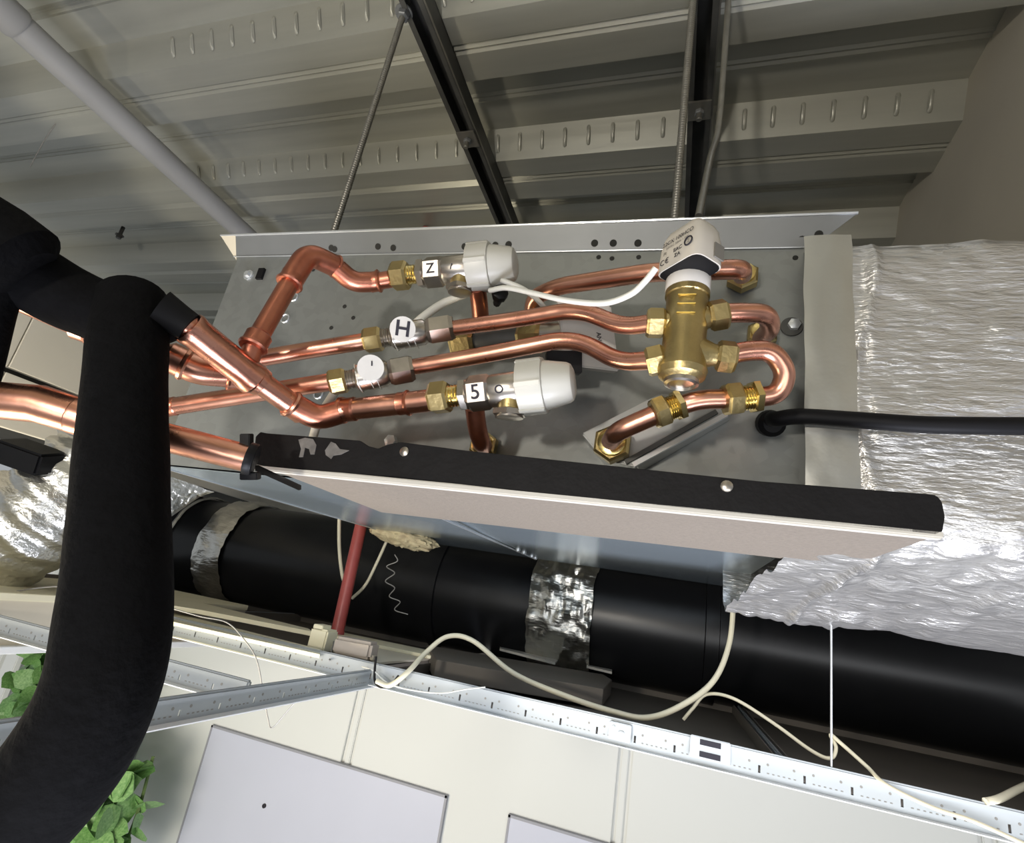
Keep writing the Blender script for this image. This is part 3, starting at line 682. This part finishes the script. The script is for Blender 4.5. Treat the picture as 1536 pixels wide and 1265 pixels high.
# ---- valve group behind the two long pipes, with a white tagged actuator
tv = thing('rear_valve', 'brass valve half hidden behind the two long copper pipes', 'valve', at(760, 520, d=.56))
a, b = at(680, 512, d=.585), at(850, 503, d=.545); ax = (b-a).normalized(); L = (b-a).length
hexnut(MB(), a, ax, L*.22, .018, .3).build('hex_nut', 'brass', tv, sharp=.4)
MB().lathe(a+ax*L*.22, ax, [(0, .012), (L*.2, .014), (L*.4, .013)], 20).build('barrel', 'strut_steel', tv)
hexnut(MB(), a+ax*L*.6, ax, L*.2, .018, .3).build('hex_nut', 'brass', tv, sharp=.4)
MB().lathe(a+ax*L*.8, ax, [(0, .014), (L*.2, .015)], 20).build('stem', 'nickel', tv)
c = at(880, 506, d=.535)
te = thing('tagged_actuator', 'white tagged box half hidden behind the bent copper pipes', 'actuator', c-Z*.04)
MB().obox(c, RT*.026-UP*.003, UP*.032+RT*-.004, FW*.012).build('tag_plate', 'label_white', te, bevel=.0015)
MB().obox(at(845, 545, d=.53), RT*.017, UP*.011, FW*.012).build('clip', 'black_plastic', te, bevel=.001)
text('ANBT', at(899, 511, d=.521), -UP+RT*.12, RT, .0062, 'ink', te, bold=.012)
# small vertical pipes into the unit
pipe('dark copper stub dropping from the upper balancing valve', [(716, 432, .545), (720, 462, .56), (722, 500, .58)], .0088, 'copper_dull')
tz, _ = pipe('dark copper stub from the lower balancing valve into the casing', [(712, 612, .49), (716, 645, .50), (722, 664, .515), (728, 672, .58)], .0088, 'copper_dull', fr=.012)
wallnut(tz, 727, 670, .513, .0155)
MB().lathe(at(748, 447, d=.545), V((.5, -1, 0)), [(-.012, .004), (0, .005), (.004, .008), (.012, .008), (.014, .004)], 8).build('bleed_screw', 'black_plastic', b1v)
# ================================================================== INSULATION AND HOSES
def foam(label, pts, rs, name='insulated_pipe', group='black foam insulated pipes', sp=8):
    P = spline([at(u, v, d=d) for u, v, d in pts], sp); n_ = len(P); R_ = []
    for i in range(n_):
        q = i/(n_-1)*(len(rs)-1); k = min(int(q), len(rs)-2); R_.append((rs[k]+(rs[k+1]-rs[k])*(q-k))*(1+.03*noise.noise(P[i]*25)))
    P = [P[0]-(P[1]-P[0]).normalized()*.006]+P; R_ = [R_[0]*.7]+R_
    t = thing(name, label, 'pipe insulation', min(P, key=lambda p: p.z), group)
    MB().tube(P, R_, 28).build('foam_sleeve', 'foam_black', t, sharp=1.0); return t, P
tb, Pb = foam('thick black foam insulated hose hanging in front at left', [(198, 452, .437), (192, 530, .405), (186, 640, .375), (181, 780, .342), (176, 900, .318), (158, 1020, .300), (105, 1130, .290), (20, 1225, .285), (-80, 1290, .28)], [.0255, .0262, .0266, .0272, .0282, .0292, .0300, .031, .031])
th, Ph = foam('black foam insulated pipe sloping from the upper left to the copper tee', [(268, 486, .438), (200, 484, .435), (110, 450, .43), (40, 412, .42), (-50, 368, .41)], [.0125, .0235, .0255, .0265, .027])
g = MB(); c0 = at(-5, 372, d=.395); c1 = at(-80, 330, d=.39); g.tube([at(46, 408, d=.40), at(32, 396, d=.398), c0, c1], [.020, .0315, .0330, .034], 26); g.build('foam_joint', 'foam_black', th)
g = MB(); a_ = (Ph[1]-Ph[6]).normalized(); g.tube([at(238, 462, d=.418), at(268, 480, d=.425), at(284, 491, d=.428)], [.0155, .0128, .0122], 18); g.build('tape_wrap', 'rubber', th)
foam('black foam insulated pipe end at the left edge', [(-8, 395, .405), (-22, 450, .405), (-36, 520, .40), (-60, 620, .40)], [.020, .0195, .018, .017])
foam('grey black foam offcut beneath the sloping insulated pipe', [(10, 428, .43), (38, 440, .43), (60, 448, .43)], [.012, .0115, .010], group=None)
# black drain hose on the right
P = spline([at(u, v, d=d) for u, v, d in ((1156, 628, .495), (1165, 629, .475), (1200, 625, .465), (1280, 630, .45), (1380, 637, .43), (1470, 639, .415), (1600, 640, .40))]+[at(1600, 640, d=.40)*(1+k)-at(1470, 639, d=.415)*k for k in (2.5, 5., 8.)], 8)
th2 = thing('black_hose', 'black rubber hose leaving the casing across the foil duct', 'hose', P[0])
MB().tube(P, .0070, 16).build('hose', 'rubber', th2, sharp=1.)
MB().lathe(P[0]+Y*.012, (P[1]-P[0]), [(0, .010), (.004, .0125), (.016, .0120), (.020, .008)], 20).build('grommet', 'rubber', th2)
# ================================================================== CABLES AND WIRES
def cable(label, pts, r, m, n=8, sp=8, name='cable', cat='cable'):
    P = spline([at(u, v, d=d) if k == 'd' else at(u, v, z=d) if k == 'z' else at(u, v, y=d) for u, v, k, d in pts], sp)
    return tag(MB().tube(P, r, n).build(name, m, sharp=1.), label, cat)
cable('white actuator cable sagging to the upper balancing valve', [(984, 402, 'd', .42), (968, 422, 'd', .425), (945, 442, 'd', .435), (905, 455, 'd', .45), (850, 451, 'd', .47), (800, 440, 'd', .49), (760, 432, 'd', .51), (735, 436, 'd', .53)], .0026, 'cable_white')
cable('short white cable dipping behind the upper bent pipe', [(752, 420, 'd', .53), (785, 434, 'd', .525), (808, 452, 'd', .53), (820, 466, 'd', .54)], .0027, 'cable_white')
cable('white cable behind the H marked valve', [(700, 440, 'd', .57), (665, 455, 'd', .58), (632, 478, 'd', .57), (610, 500, 'd', .57)], .0045, 'cable_white')
cable('white cable dropping behind the copper elbow to the tray', [(515, 568, 'd', .55), (500, 592, 'd', .55), (480, 625, 'd', .55), (470, 655, 'd', .55), (466, 672, 'd', .555)], .0045, 'cable_white')
zc = -.105
cable('long cream cable looping over the tiles and rising to the unit', [(565, 1022, 'y', .845), (585, 1028, 'y', .845), (612, 1008, 'y', .85), (640, 978, 'y', .9), (672, 955, 'y', .93), (710, 962, 'y', .95), (770, 1010, 'y', .95), (850, 1045, 'y', .93), (920, 1068, 'y', .93), (970, 1077, 'y', .93), (1020, 1060, 'y', .93), (1070, 1022, 'y', .95), (1094, 965, 'y', .98), (1100, 900, 'y', 1.0), (1098, 880, 'y', 1.0)], .0042, 'cable_cream')
cable('thin cream cable crossing the drop wire to the right corner', [(1025, 1080, 'y', .95), (1040, 1062, 'y', .95), (1060, 1042, 'y', .95), (1100, 1048, 'y', .93), (1160, 1085, 'y', .92), (1215, 1125, 'y', .90), (1245, 1138, 'y', .89), (1254, 1122, 'y', .89), (1246, 1103, 'y', .89), (1262, 1116, 'y', .885), (1300, 1150, 'y', .88), (1330, 1178, 'y', .853), (1400, 1212, 'y', .85), (1460, 1232, 'y', .845), (1540, 1268, 'y', .84)], .0024, 'cable_cream')
cable('cream cable hanging left of the red pipe', [(509, 770, 'd', 1.25), (509, 820, 'd', 1.25), (513, 860, 'd', 1.25), (520, 885, 'd', 1.25)], .0042, 'cable_cream')
cable('cream cable slanting right of the red pipe', [(580, 812, 'd', 1.25), (565, 845, 'd', 1.25), (548, 878, 'd', 1.25), (528, 898, 'd', 1.25)], .0036, 'cable_cream')
cable('pale cable in the bottom right corner', [(1478, 1203, 'z', -.13), (1500, 1198, 'z', -.125), (1536, 1180, 'z', -.12), (1600, 1150, 'z', -.115), (1660, 1122, 'z', -.11)], .0042, 'cable_cream')
cable('fine grey wire curling in front of the white wall', [(255, 912, 'd', .80), (300, 925, 'd', .8), (340, 934, 'd', .8), (365, 958, 'd', .8), (385, 990, 'd', .8), (395, 1040, 'd', .8), (402, 1078, 'd', .8), (408, 1092, 'd', .8), (430, 1068, 'd', .8), (465, 1028, 'd', .8)], .0009, 'wire_grey', 6)
cable('fine coiled wire beneath the fibre scrap', [(592, 832, 'd', 1.2), (596, 842, 'd', 1.2), (580, 850, 'd', 1.2), (592, 860, 'd', 1.2), (578, 872, 'd', 1.2), (592, 882, 'd', 1.2), (584, 895, 'd', 1.2), (600, 903, 'd', 1.2), (592, 915, 'd', 1.2), (612, 922, 'd', 1.2)], .0012, 'wire_grey', 6)
cable('black hook wire hanging on the main tee', [(564, 985, 'y', .85), (562, 1008, 'y', .848), (563, 1024, 'y', .846), (572, 1031, 'y', .845), (586, 1028, 'y', .845), (598, 1014, 'y', .845)], .0020, 'black_plastic', name='hook_wire', cat='wire')
cable('short dark hook wire beside the cream box', [(468, 950, 'y', .98), (485, 947, 'y', .97), (500, 958, 'y', .95), (497, 978, 'y', .9), (494, 992, 'y', .86)], .0014, 'wire_grey', name='hook_wire', cat='wire')
cable('thin white wire lying along the main tee', [(543, 1000, 'y', .85), (560, 1006, 'y', .848), (580, 1024, 'y', .846), (610, 1034, 'y', .846), (660, 1040, 'y', .848), (700, 1034, 'y', .85), (728, 1031, 'y', .853)], .0011, 'cable_white', 6)
cable('fine wire at the left edge above the cream ledge', [(20, 888, 'd', .9), (60, 882, 'd', .9), (100, 879, 'd', .9)], .0012, 'wire_grey', 6)
cable('steel drop wire holding the main tee on the right', [(1247, 930, 'y', .872), (1247, 1040, 'y', .872), (1247, 1172, 'y', .872)], .0014, 'galv_bright', 6, 2, name='drop_wire', cat='wire')
cable('pale pipe bent over the strut beside the second rod', [(1098, -60, 'z', .93), (1094, -20, 'z', .87), (1087, 80, 'z', .76), (1078, 190, 'z', .64), (1066, 235, 'z', .57), (1048, 325, 'z', .432)], .0042, 'rod_steel', 10, name='thin_conduit', cat='conduit')
cable('hairline wire hanging from the deck at the upper left', [(150, 70, 'd', 1.35), (105, 155, 'd', 1.35), (70, 205, 'd', 1.35), (45, 250, 'd', 1.35)], .0012, 'wire_grey', 6, name='hanging_wire', cat='wire')
# ================================================================== HANGERS
def strut(label, xc, ya, yb, bolts):
    t = thing('strut_channel', label, 'strut', (xc, ya, .885), 'deck strut channels')
    L = yb-ya; ym = (ya+yb)/2; w_ = .0205
    m = MB()
    m.box((xc, ym, .9275), (.041, L, .003)); m.box((xc-w_+.00125, ym, .9075), (.0025, L, .041)); m.box((xc+w_-.00125, ym, .9075), (.0025, L, .041))
    m.box((xc-w_+.0055, ym, .8878), (.0085, L, .0022)); m.box((xc+w_-.0055, ym, .8878), (.0085, L, .0022))
    m.build('channel', 'strut_steel', t)
    MB().obox(V((xc+w_+.001, ym, .889)), Y*L/2, X*.0015, Z*.0012).build('channel_edge', 'rod_steel', t)
    for y_ in bolts:
        MB().box((xc, y_, .8845), (.040, .040, .004)).build('square_washer', 'rod_steel', t, bevel=.0008)
        hexnut(MB(), V((xc, y_, .8825)), -Z, .008, .0085).build('nut', 'galv_plain', t, sharp=.4)
        MB().lathe((xc, y_, .8745), -Z, [(0, .005), (.012, .005), (.013, .004)], 12).build('bolt_end', 'rod_steel', t)
strut('dark steel strut channel under the deck above the copper branch', -.468, .42, 2.2, (.785,))
strut('dark steel strut channel under the deck above the white actuator', -.012, .30, 2.2, (.775,))
def rod(label, x, y, z0, z1, group='threaded hanger rods'):
    t = thing('threaded_rod', label, 'rod', (x, y, z0), group); m = MB(); pr = []; n_ = int((z1-z0)/.004)
    for k in range(n_): pr += [((z1-z0)*k/n_, .0044), ((z1-z0)*(k+.5)/n_, .0052)]
    m.lathe((x, y, z0), Z, pr+[(z1-z0, .0044)], 10); m.build('shaft', 'rod_steel', t)
    MB().lathe((x, y, z1-.030), Z, [(0, .015), (.003, .015)], 16).build('washer', 'galv_plain', t)
    hexnut(MB(), V((x, y, z1-.041)), Z, .011, .0105).build('nut', 'galv_plain', t, sharp=.4)
    hexnut(MB(), V((x, y, z0+.004)), Z, .010, .0100).build('nut', 'galv_plain', t, sharp=.4)
rod('threaded steel rod hanging the left end of the fan coil unit', -.490, .528, .425, .918)
rod('threaded steel rod hanging the fan coil unit beside the actuator', -.028, .548, .425, .918)
# grey conduit along the left of the deck
cp = thing('grey_conduit', 'grey plastic conduit under the deck at upper left', 'conduit', (-1.235, .7, .83))
MB().tube([(-1.235, -.4, .86), (-1.235, 2.6, .86)], .027, 24).build('tube', 'grey_pvc', cp)
MB().lathe((-1.235, .15, .86), Y, [(0, .029), (.003, .031), (.255, .031), (.26, .029)], 24).build('coupler', 'grey_pvc', cp)
for y_ in (1.15,): MB().box((-1.235, y_, .905), (.03, .03, .05)).build('saddle', 'galv_plain', cp, bevel=.001)
# red dropper, junction box, cream box
a, b = at(551, 745, y=1.12), at(503, 962, y=1.10)
rp = thing('red_pipe', 'red painted sprinkler pipe dropping behind the unit', 'pipe', b)
MB().tube([b+(a-b)*((.985-b.z)/(a.z-b.z)), b], .0138, 18).build('tube', 'red_paint', rp)
MB().lathe(b, (a-b), [(-.004, .010), (0, .0150), (.02, .0150), (.022, .0138)], 18).build('socket', 'red_paint', rp)
c = at(534, 972, y=.90); ax = (at(566, 978, y=.90)-at(503, 966, y=.90)).normalized()
jb = thing('junction_box', 'beige grey rounded cable box on the main tee beside the red pipe', 'junction box', c-Z*.02)
MB().obox(c, ax*.037, Z*.014, Y*.016).build('box', 'junction_grey', jb, bevel=.005); MB().obox(c+ax*.036-Z*.010, ax*.003, Z*.004, Y*.006).build('cable_gland', 'cream_shade', jb, bevel=.001)
c = at(484, 960, y=.93); cb = thing('cream_box', 'small cream plastic box at the foot of the red pipe', 'box', c-Z*.018)
MB().obox(c, X*.018, Y*.018, Z*.019).build('box', 'cream', cb, bevel=.003); MB().obox(c+V((-.006, -.002, .021)), X*.010, Y*.014, Z*.004).build('lid', 'cream', cb, bevel=.001)
# fibre scrap and foil scrap below the unit edge
c = at(603, 804, y=1.12); m = MB()
def fs_(u, v):
    th_ = 6.2832*u; ph = math.pi*(v-.5); p = V((math.cos(th_)*math.cos(ph)*.082, math.sin(th_)*math.cos(ph)*.05, math.sin(ph)*.03))
    return c+V((p.x, p.y, p.z*.8+p.x*-.12))*(1+.16*noise.noise(p*70)+.12*noise.noise(p*210))
tag(m.grid(fs_, 80, 36).build('fibre_scrap', 'fibre', sharp=1.2), 'ragged yellowish fibre scrap under the edge of the unit', 'insulation')
o = crumple([at(238, 708, d=.78), at(322, 738, d=.84), at(300, 745, d=.84), at(236, 790, d=.78)], .008, 's', 70).build('foil_flap', 'foil_fine', fcu, sharp=1.2, label='bright crumpled foil flap')
# ================================================================== PLANTS AND BLIND IN THE ROOM
def leaf():
    m = MB(); pr = [(0, 0), (.25, .34), (.5, .42), (.75, .30), (1, 0)]
    for sgn in (1, -1):
        pass
    vs = [(0, 0, 0)]+[V((a-.5, s*b_, -.10*abs(b_)+.12*math.sin(a*3.1))) for a, b_ in pr[1:4] for s in (-1, 0, 1)]+[(.5, 0, 0)]
    vs[0] = (-.5, 0, 0)
    fs = [(0, 1, 2), (0, 2, 3)]+[(1+3*i+j, 4+3*i+j, 5+3*i+j, 2+3*i+j) for i in range(2) for j in range(2)]+[(7, 10, 8), (8, 10, 9)]
    return m.add(vs, fs)
def plant(label, cx, cz, wx, wz, nl, yy=2.05):
    t = thing('trailing_plant', label, 'plant', (cx, yy, cz-wz)); m = MB()
    for k in range(5):
        xx = cx+(k/4-.5)*wx*1.6; m.tube(spline([(xx, yy+.08, cz+wz), (xx+.03, yy+.06, cz), (xx-.02, yy+.07, cz-wz)], 6), .006, 6)
    m.build('stem', 'stem', t); L0 = None
    for k in range(nl):
        p = V((cx+random.uniform(-wx, wx), yy+random.uniform(-.10, .08), cz+random.uniform(-wz, wz)))
        s = random.uniform(.075, .12); rot = (random.uniform(.5, 1.9), random.uniform(-.7, .7), random.uniform(0, 6.28))
        if L0 is None: q = leaf(); L0 = q.build('leaf', 'leaf', t, sharp=1.2); L0.data.transform(Matrix.Translation(V(t['_o']))); L0.location = p-V(t['_o']); L0.scale = (s,)*3; L0.rotation_euler = rot
        else: o = share(L0, 'leaf', p, t, rot); o.scale = (s,)*3
c = at(120, 1030, y=2.05); plant('green leafy plant behind the black hose in the room below', c.x+.02, c.z-.02, .33, .19, 220)
c = at(90, 1180, y=1.82); plant('green leafy plant below the cross tee at the lower left', c.x, c.z-.05, .37, .20, 270, 1.82)
bl = thing('white_blind', 'white slatted blind at the left edge in the room', 'blind', (at(5, 1000, y=2.12).x, 2.12, -1.9))
x0 = at(22, 1010, y=2.12).x
for k in range(5):
    MB().box((x0-.07-.11*k, 2.14, -1.05), (.085, .03, 1.7)).build('slat', 'wall_white', bl, bevel=.004)
for o in bpy.data.objects:
    if '_o' in o: del o['_o']
